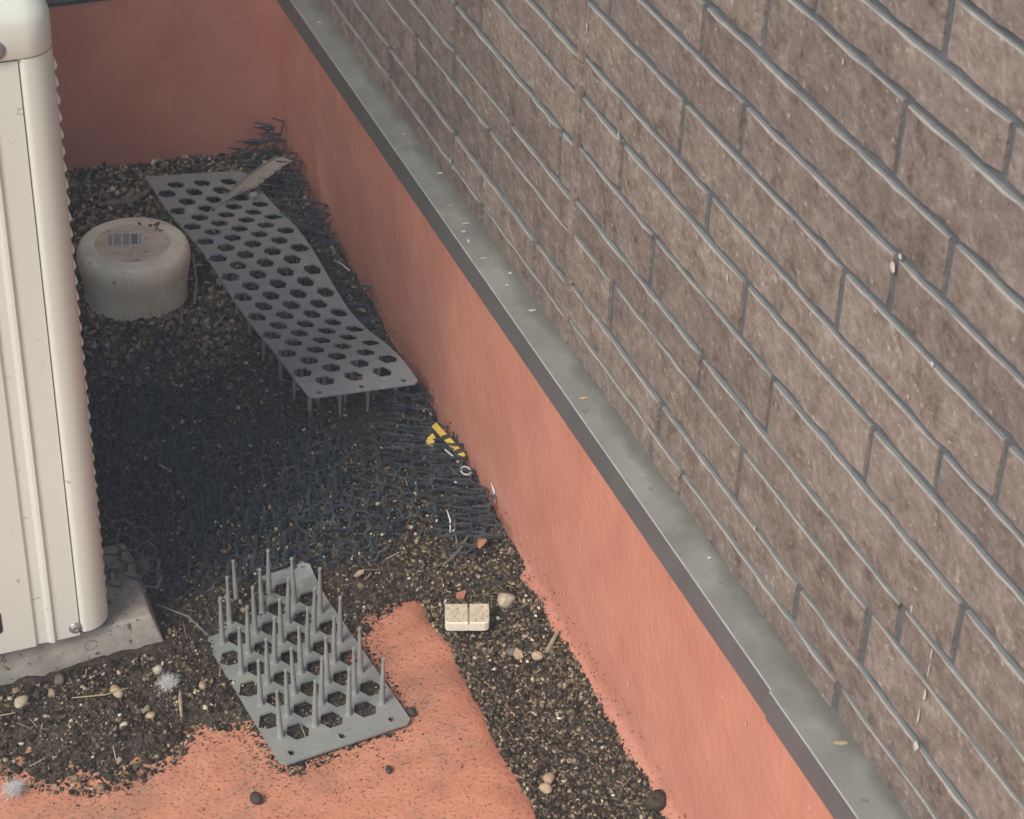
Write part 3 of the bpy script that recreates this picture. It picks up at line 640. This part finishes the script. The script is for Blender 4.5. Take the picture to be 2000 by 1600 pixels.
field('gravel', 450, (0, .75, 1.88, 2.2), inside, .003, .0064, [5, 6, 5, 3, 1.2, .3, .03], 'scattered small pebbles lying in the soil before the footing', 'gravel', power=1.5)
# fine grit strewn over the painted floor, thinning away from the soil
x, y = spots(38000, 0, .715, 1.70, 2.12, lambda x, y: (sdist(x, y) < .004) & (rng.random(len(x)) < np.exp(sdist(x, y) / .018) * .8 + .10 * vnoise(x, y, .03, 55) ** 2))
s = .0003 + .0012 * rng.random(len(x)) ** 3; scatter('grit', np.stack([x, y, 0 * x + .0012], 1), s, (1, .8, .6), pick(len(x), [5, 6, 6, 5, 3, 2, .6]), 'fine grit strewn over the orange painted floor', 'grit')
# grit splashed onto the foot of the orange wall
n_ = 1500; y = rng.uniform(1.25, 3.3, n_); z = .004 + .055 * rng.random(n_) ** 2.2; s_ = .0004 + .0011 * rng.random(n_) ** 2
scatter('splashed_grit', np.stack([np.full(n_, XW - .0032) - .010 * np.clip(1 - z / .02, 0, 1) ** 2, y, z], 1), s_, (1, .8, .6), pick(n_, [5, 6, 6, 5, 3, 2, .6]), 'fine grit stuck to the foot of the orange wall', 'grit')
# husks and pale flakes
x, y = spots(2600, 0, XW, 1.55, YB, lambda x, y: inside(x, y) | (x > .745)); z = soil_z(x, y) + .003
s = rng.uniform(.0012, .0034, len(x)); scatter('seed_husks', np.stack([x, y, z], 1), s, (1.3, .8, .18), pick(len(x), [0, 1, 4, 6, 5, 2.4, .5]), 'pale flat seed husks mixed into the soil', 'husks', flat=.4)
x, y = spots(900, 0, XW, 1.6, YB, lambda x, y: inside(x, y) | (x > .745)); z = soil_z(x, y) + .0035
s = rng.uniform(.004, .014, len(x)); scatter('straw_bits', np.stack([x, y, z], 1), s, (1, .045, .045), pick(len(x), [0, 2, 4, 4, 3, 2, .4]), 'thin dry straw bits littering the soil', 'straw', base=(box_v, box_f), flat=.7, jit=0)
# litter caught on top of the black nets
x, y = spots(2600, .36, .89, 2.2, 2.74, lambda x, y: y > 0); s = .0008 + .0030 * rng.random(len(x)) ** 2
scatter('litter_flecks', np.stack([x, y, rng.uniform(.02, .045, len(x))], 1), s, (1, .7, .4), pick(len(x), [0, 2, 5, 5, 3, 1.2, .4]), 'small pale flecks caught in the black spiked nets', 'litter')

# ------------------------------------------------------------------ upturned pot
PX, PY, PZ = .551, 2.950, .018
pot = empty('upturned_pot', (PX, PY, PZ), 'dirty cream glazed pot standing upside down on the gravel', 'pot')
b = MB(); b.lathe([(.0800, 0), (.0820, .004), (.0815, .012), (.0815, .030), (.0840, .048), (.0880, .066), (.0900, .082), (.0893, .093), (.0865, .1010), (.0820, .1060), (.0785, .1072)], (PX, PY, PZ), 64)
b.build('pot_body', M['pot_side'], pot, smooth=True)
b = MB(); b.lathe([(.0785, .1072), (.0765, .1052), (.0740, .1064), (.0600, .1072), (.0200, .1078)], (PX, PY, PZ), 64); b.build('pot_base', M['pot_base'], pot, smooth=True)
zt = PZ + .1084
def rect(name, m, c, ux, uy, w_, h, z, parent):
    c = Vector(c); ux = Vector(ux).normalized(); uy = Vector((-ux.y, ux.x)); b = MB()
    b.add([(*(c + ux * sx * w_ / 2 + uy * sy * h / 2), z) for sx, sy in ((-1, -1), (1, -1), (1, 1), (-1, 1))], [(0, 1, 2, 3)]); return b.build(name, m, parent)
LC = Vector((.541, 2.962)); ux = Vector((.98, -.22)).normalized(); uy = Vector((-ux.y, ux.x))
lab = rect('paper_label', M['label'], LC, ux, uy, .056, .044, zt, pot)
for k, (du, ww, hh, mm) in enumerate([(-.0225, .006, .036, 'print'), (-.0115, .012, .036, 'print'), (.0025, .011, .036, 'print'), (.0155, .0105, .032, 'print_dark'), (.0245, .003, .034, 'print')]):
    rect('print_block', M[mm], LC + ux * du, ux, uy, ww, hh, zt + .0003, lab)
for x, y, a, c in [(.578, 3.006, .003, .007), (.5925, 2.996, .004, .006), (.603, 2.996, .006, .006), (.607, 3.001, .004, .004), (.601, 2.985, .003, .006), (.6045, 2.976, .004, .004)]:
    b = MB(); blob(b, (x - .003, y - .003, zt - .0008), a, c, (0, 0, 1)); b.build('dark_stain', M['pot_mark'], pot)

# ------------------------------------------------------------------ loose items
def stone(name, p, r, m, label, cat, asp=(1, .8, .6), seed=0, group=None):
    r_ = random.Random(seed); v = ico_v.copy(); me = bpy.data.meshes.new(name)
    import bmesh
    bm = bmesh.new(); bmesh.ops.create_icosphere(bm, subdivisions=2, radius=1)
    a = r_.uniform(0, 3.1)
    for q in bm.verts:
        k = 1 + .14 * math.sin(q.co.x * 3 + seed) * math.cos(q.co.y * 2.7 + seed * 2) + r_.uniform(-.11, .11)
        c = Vector((q.co.x * asp[0], q.co.y * asp[1], q.co.z * asp[2])) * r * k
        q.co = Vector((c.x * math.cos(a) - c.y * math.sin(a), c.x * math.sin(a) + c.y * math.cos(a), c.z))
    bm.to_mesh(me); bm.free(); me.materials.append(m); me.polygons.foreach_set('use_smooth', [True] * len(me.polygons))
    o = link(name, me, None, Vector((p[0], p[1], max(float(soil_z(p[0], p[1])), 0 if p[0] < .74 else -1) + r * asp[2] * .7 + (p[2] if len(p) > 2 else 0)))); return tag(o, label, cat, group)
stone('pebble', (.855, 2.075), .0125, M['stone_pale'], 'round white lump on the gutter soil above the cream fragment', 'lump', (1, .95, .8), 3)
stone('pebble', (.789, 1.752), .0105, M['stone_tan'], 'upper one of the two tan pebbles touching near the bottom of the gutter', 'pebble', (1, .7, .6), 4)
stone('pebble', (.779, 1.737), .0095, M['stone_tan'], 'lower one of the two tan pebbles touching near the bottom of the gutter', 'pebble', (1, .8, .6), 5)
stone('pebble', (.856, 1.960), .0085, M['stone_tan'], 'tan pebble at the foot of the short wood sliver in the gutter', 'pebble', (1, .8, .7), 6)
stone('pebble', (.375, 2.070), .0085, M['stone_pale'], 'pale pebble touching the white feather tuft before the footing', 'pebble', (1, .8, .7), 7)
stone('pebble', (.200, 2.063), .0105, M['stone_pale'], 'pale yellowish pebble in the soil below the dark grille opening', 'pebble', (1, .7, .55), 8)
stone('pebble', (.423, 2.028), .0075, M['stone_tan'], 'oval tan pebble left of the upturned grey mat', 'pebble', (1, .7, .6), 9)
stone('pebble', (.316, 2.042), .0120, M['stone_tan'], 'flat brown pebble between the white tuft and the footing', 'pebble', (1, .65, .45), 10)
stone('pebble', (.253, 2.088), .0095, M['leaf'], 'grey brown pebble close under the footing face', 'pebble', (1, .8, .6), 11)
stone('pebble', (.436, 1.825), .0095, M['stone_dark'], 'black pebble alone on the orange floor', 'pebble', (1, .8, .8), 12)
stone('soil_lump', (.892, 1.658), .0145, M['soil'], 'large dark soil lump against the orange wall at the bottom of the gutter', 'lump', (1, .9, .9), 13)
stone('pebble', (.349, 2.000), .0065, M['stone_tan'], 'small tan pebble just below the white feather tuft', 'pebble', (1, .8, .7), 14)
stone('pebble', (.830, 1.985), .0080, M['twig'], 'grey pebble in the gutter between fragment and wood sliver', 'pebble', (1, .8, .7), 15)
stone('soil_lump', (.604, 1.822), .0070, M['stone_dark'], 'small dark crumb on the orange floor before the upturned mat', 'crumb', (1, .6, .5), 16)
stone('soil_lump', (.663, 1.908), .0080, M['stone_dark'], 'dark crumb at the right front corner of the upturned mat', 'crumb', (1, .8, .7), 17)
stone('pebble', (.385, 2.300), .0105, M['stone_tan'], 'smooth tan pebble beside the drooping net at the air conditioner foot', 'pebble', (1, .8, .7), 18)
# cream fragment with a slit
fr = empty('cream_fragment', (.791, 2.05, .006), 'cream speckled fragment with a dark slit lying on the gutter soil', 'fragment')
a = math.atan2(-.020, .060); ca, sa = math.cos(a), math.sin(a)
def frp(x, y, z): return (.7905 + x * ca - y * sa, 2.0520 + x * sa + y * ca, .002 + z)
b = MB(); N = 10; w2 = .0295
def half(x0, x1, rr):
    pl = [(x0, -.019), (x1, -.019), (x1, .016), (x0, .016)]
    if rr > 0: pl = [(x0, -.019), (x1 - .006, -.019), (x1 - .0015, -.0165), (x1, -.012), (x1, .016), (x0, .016)]
    if rr < 0: pl = [(x0 + .003, -.019), (x1, -.019), (x1, .016), (x0, .016), (x0, -.015)]
    n = len(pl); b.add([frp(x, y, 0) for x, y in pl] + [frp(x, y, .0125 + (0.004 if y > 0 else 0)) for x, y in pl] + [frp(x * .985, y * .93, .0140 + (.004 if y > 0 else 0)) for x, y in pl],
                       [(i, (i + 1) % n, n + (i + 1) % n, n + i) for i in range(n)] + [(n + i, n + (i + 1) % n, 2 * n + (i + 1) % n, 2 * n + i) for i in range(n)] + [tuple(range(2 * n, 3 * n))],
                       [1] * (2 * n) + [0])
half(-w2, .0005, -1); half(.0035, w2, 1); b.add([frp(-.001, -.0185, .0), frp(.005, -.0185, 0), frp(.005, .0155, 0), frp(-.001, .0155, 0), frp(-.001, -.0185, .009), frp(.005, -.0185, .009), frp(.005, .0155, .011), frp(-.001, .0155, .011)],
      [(0, 1, 5, 4), (4, 5, 6, 7), (2, 3, 7, 6)], 1)
b.build('slit_block', [M['chip'], M['chip_side']], fr)
# shards
def shard(p, L, W_, m, label, cat, ang, tilt=.3, z=.006):
    b = MB(); n = 5; pts = [(math.cos(t) * L * random.uniform(.7, 1.1), math.sin(t) * W_ * random.uniform(.7, 1.1)) for t in np.arange(n) * 2 * math.pi / n + .3]
    ca, sa = math.cos(ang), math.sin(ang); f = lambda x, y, h: (x * ca - y * sa, x * sa + y * ca, h + x * tilt)
    b.add([f(x, y, 0) for x, y in pts] + [f(x * .95, y * .95, .002) for x, y in pts], [tuple(range(n, 2 * n))] + [(i, (i + 1) % n, n + (i + 1) % n, n + i) for i in range(n)])
    o = b.build('shard', m); o.location = (p[0], p[1], float(soil_z(p[0], p[1])) + z); return tag(o, label, cat)
shard((.853, 2.175), .014, .011, M['shard'], 'triangular orange paint shard beside the black net', 'shard', .4, .5, .012)
shard((.805, 2.117), .013, .008, M['shard'], 'rusty brown flake on the soil above the cream fragment', 'flake', .9)
shard((.835, 1.975), .010, .007, M['stone_tan'], 'pale brown flake left of the wood sliver', 'flake', 1.4)
shard((.675, 2.165), .009, .005, M['stone_tan'], 'tan chip behind the curled corner of the upturned mat', 'chip', .2, .3, .010)
shard((.400, 2.245), .012, .009, M['leaf'], 'curled brown leaf bit hanging above the footing corner', 'leaf', 1.2, .8, .035)
def stick(name, pts, r, m, label, cat, flat=1., n=5):
    b = MB(); b.tube([Vector(p) for p in pts], r, n, flat=flat); o = b.build(name, m); return tag(o, label, cat)
stick('wood_sliver', [(.868, 1.958, .004), (.895, 1.985, .012)], [.0032, .0022], M['straw'], 'short tan wood sliver beside the orange wall', 'sliver')
stick('twig', [(.773, 2.145, .026), (.80, 2.152, .027), (.822, 2.168, .029), (.845, 2.193, .032), (.862, 2.222, .036)], [.0009, .0013, .0022, .0018, .0010], M['twig'], 'curved grey twig before the black net near the orange shard', 'twig')
stick('twig', [(.822, 2.176, .028), (.826, 2.20, .034), (.835, 2.226, .042)], [.0016, .0013, .0008], M['twig'], 'short upright twig between the nets and the cream fragment', 'twig')
stick('twig', [(.402, 2.19, .028), (.436, 2.152, .028), (.452, 2.112, .024)], [.0010, .0017, .0012], M['twig'], 'thin grey stick slanting between the footing and the upturned mat', 'twig')
stick('straw', [(.383, 1.978, .020), (.388, 2.005, .022), (.392, 2.022, .022)], [.0016, .0030, .0010], M['straw'], 'pale bent straw lying left of the upturned mat', 'straw', .5)
stick('straw', [(.662, 3.02, .045), (.648, 2.94, .043), (.628, 2.875, .041)], [.0015, .0022, .0016], M['straw'], 'long tan straw on the gravel right of the pot', 'straw', .5)
stick('straw', [(.596, 2.835, .042), (.607, 2.865, .045)], [.0014, .0010], M['straw'], 'short straw in the gravel below the pot', 'straw')
stick('straw', [(.642, 2.800, .042), (.664, 2.822, .045)], [.0013, .0010], M['straw'], 'thin straw left of the middle of the long grey mat', 'straw')
stick('straw', [(.47, 2.452, .058), (.482, 2.43, .058)], [.0014, .0018], M['straw'], 'short straw caught in the dark nets near the air conditioner', 'straw')
stick('straw', [(.26, 2.045, .030), (.30, 2.035, .032), (.33, 2.04, .030)], [.0008, .0010, .0006], M['straw'], 'fine pale stem on the soil before the footing', 'straw')
stick('twig', [(.838, 2.832, .062), (.799, 2.805, .064)], [.0024, .0020], M['twig'], 'short dark stick lying across the right edge of the long grey mat', 'twig')
# dry strap leaf by the pot
b = MB(); pts = [(.655, 3.262, .045), (.63, 3.235, .047), (.60, 3.222, .046), (.575, 3.228, .044), (.55, 3.23, .042)]
for i, p in enumerate(pts):
    pass
wd = [.002, .007, .010, .009, .004]; vs = []
for p, ww in zip(pts, wd): vs += [(p[0], p[1] + ww, p[2]), (p[0], p[1] - ww * .2, p[2] + ww * .6), (p[0], p[1] - ww, p[2] - .001)]
b.add(vs, [(3 * i + k, 3 * i + k + 1, 3 * i + 4 + k, 3 * i + 3 + k) for i in range(4) for k in range(2)]); tag(b.build('dry_leaf', M['leaf'], smooth=True), 'long dry brown strap leaf curving behind the pot', 'leaf')
# yellow strip and scrap, white curl
ys_o = empty('yellow_strip', (.884, 2.39, .03), 'bent yellow plastic strip caught at the orange wall', 'plastic strip')
b = MB(); b.add([(.872, 2.428, .050), (.880, 2.431, .052), (.8965, 2.350, .046), (.8885, 2.347, .044), (.872, 2.428, .0475), (.880, 2.431, .0495), (.8965, 2.350, .0435), (.8885, 2.347, .0415)],
                [(0, 3, 2, 1), (0, 1, 5, 4), (1, 2, 6, 5), (2, 3, 7, 6), (3, 0, 4, 7)]); b.build('strip', M['yellow'], ys_o)
for t_ in (.42, .86):
    c = Vector((.876, 2.4295, .053)).lerp(Vector((.8925, 2.3485, .047)), t_); b = MB(); b.box(c.x - .006, c.x + .006, c.y - .003, c.y + .003, c.z - .003, c.z + .0012); b.build('black_clip', M['black'], ys_o)
shard((.862, 2.405), .011, .008, M['yellow'], 'crumpled yellow plastic scrap left of the yellow strip', 'plastic scrap', .8, .5, .022)
stick('white_curl', [(.884 + .007 * math.cos(t), 2.315 + .010 * math.sin(t), .045) for t in np.linspace(0, 5.6, 12)], .0013, M['dropping'], 'small white plastic loop below the yellow strip', 'plastic loop')
stick('white_curl', [(.878, 2.352, .046), (.870, 2.368, .050)], .0013, M['dropping'], 'thin white sliver right beside the yellow scrap', 'sliver')
# feathers
def down(p, r, label, n=90, seed=1, lobes=1):
    q = random.Random(seed); root = Vector(p); b = MB(); main = q.uniform(0, 6.28)
    for i in range(n * 5):
        th = main + q.gauss(0, 1.3); el_ = abs(q.gauss(.25, .45)); L = r * min(1.25, abs(q.gauss(.55, .28)) + .15)
        d = Vector((math.cos(th) * math.cos(el_), math.sin(th) * math.cos(el_), math.sin(el_)))
        c = root + Vector((q.gauss(0, 1), q.gauss(0, 1), abs(q.gauss(0, .6)))) * r * .22; s = d.cross(Vector((q.uniform(-1, 1), q.uniform(-1, 1), .3))).normalized()
        pts = [c, c + d * L * .4 + s * L * .2, c + d * L * .65 + s * L * .5 - Vector((0, 0, .2 * L))]; wv = s.cross(d).normalized() * .00013
        b.add([pts[0] - wv, pts[0] + wv, pts[1] + wv, pts[1] - wv, pts[2] + wv * .3, pts[2] - wv * .3], [(0, 1, 2, 3), (3, 2, 4, 5)])
    return tag(b.build('down_feather', M['down']), label, 'feather')
def sz(x, y): return float(soil_z(x, y))
down((.380, 2.040, sz(.38, 2.04) + .005), .019, 'fluffy white down tuft on the soil before the footing', 150, 1)
down((.164, 1.935, sz(.164, 1.935) + .008), .020, 'fluffy white down tuft at the edge of the orange floor', 150, 2)
down((.784, 2.962, .066), .013, 'small white down tuft on the middle of the long grey mat', 70, 3)
down((.683, 3.120, .062), .014, 'dusty down tuft at the far left edge of the long grey mat', 70, 4)
down((.572, 2.135, .016), .013, 'small down tuft among the spikes of the upturned mat', 60, 5)
down((.905, 2.245, .05), .009, 'tiny white feather against the orange wall above the black net', 40, 6)
stick('quill', [(.821, 2.205, .03), (.824, 2.214, .045), (.823, 2.226, .055)], [.0009, .0014, .0004], M['down'], 'small white quill sticking up by the front black net', 'feather')
stick('quill', [(.905 - .004, 2.24, .04), (.900, 2.243, .056), (.898, 2.252, .066)], [.0014, .0016, .0004], M['down'], 'white curved quill touching the orange wall', 'feather')
stick('quill', [(.704, 3.085, .060), (.709, 3.066, .063), (.706, 3.05, .062)], [.0004, .0010, .0005], M['down'], 'thin white quill on the far part of the long grey mat', 'feather')
stick('quill', [(.874, 2.90, .06), (.886, 2.872, .055)], [.0008, .0012], M['down'], 'white sliver among the leaning nets by the wall', 'feather')
fe = empty('wing_feather', (.80, 3.17, .065), 'large grey brown wing feather lying across the far end of the long grey mat', 'feather')
p0 = Vector((.735, 3.135, .062)); p1 = Vector((.868, 3.222, .085)); ax = (p1 - p0); nn = 70; b1 = MB(); b2 = MB(); q = random.Random(5)
per = Vector((ax.y, -ax.x, 0)).normalized()
def fq(t): return p0 + ax * t + Vector((0, 0, .006 * math.sin(t * 3.1)))
for i in range(nn):
    t = i / nn
    for side_, mb, wmax in ((1, b1, .034), (-1, b2, .011)):
        if t < .08: continue
        w_ = wmax * min(1, (t - .05) * 4.) * (1 - max(0, t - .9) * 3) * q.uniform(.9, 1.03)
        c = fq(t); d = (per * side_ * .78 + ax.normalized() * .62).normalized(); gap = .30 if (q.random() > .10) else .1
        s = ax.normalized() * (ax.length / nn) * (.56 if q.random() > .08 else .25); e = c + d * w_ + Vector((0, 0, -.10 * w_ + q.uniform(-.0006, .0006)))
        mid = c + d * w_ * .5 + Vector((0, 0, .0012))
        mb.add([c - s, c + s, mid + s, mid - s, e + s * .7, e - s * .7], [(0, 1, 2, 3), (3, 2, 4, 5)])
b1.build('vane', M['feather_grey'], fe); b2.build('vane', M['feather_dark'], fe)
b = MB(); b.tube([fq(-.18), fq(0), fq(.5), fq(1)], [.0012, .0013, .001, .0004], 5); b.build('shaft', M['feather_grey'], fe)
down((.80, 3.14, .065), .012, 'loose tuft at the base of the wing feather', 40, 9)
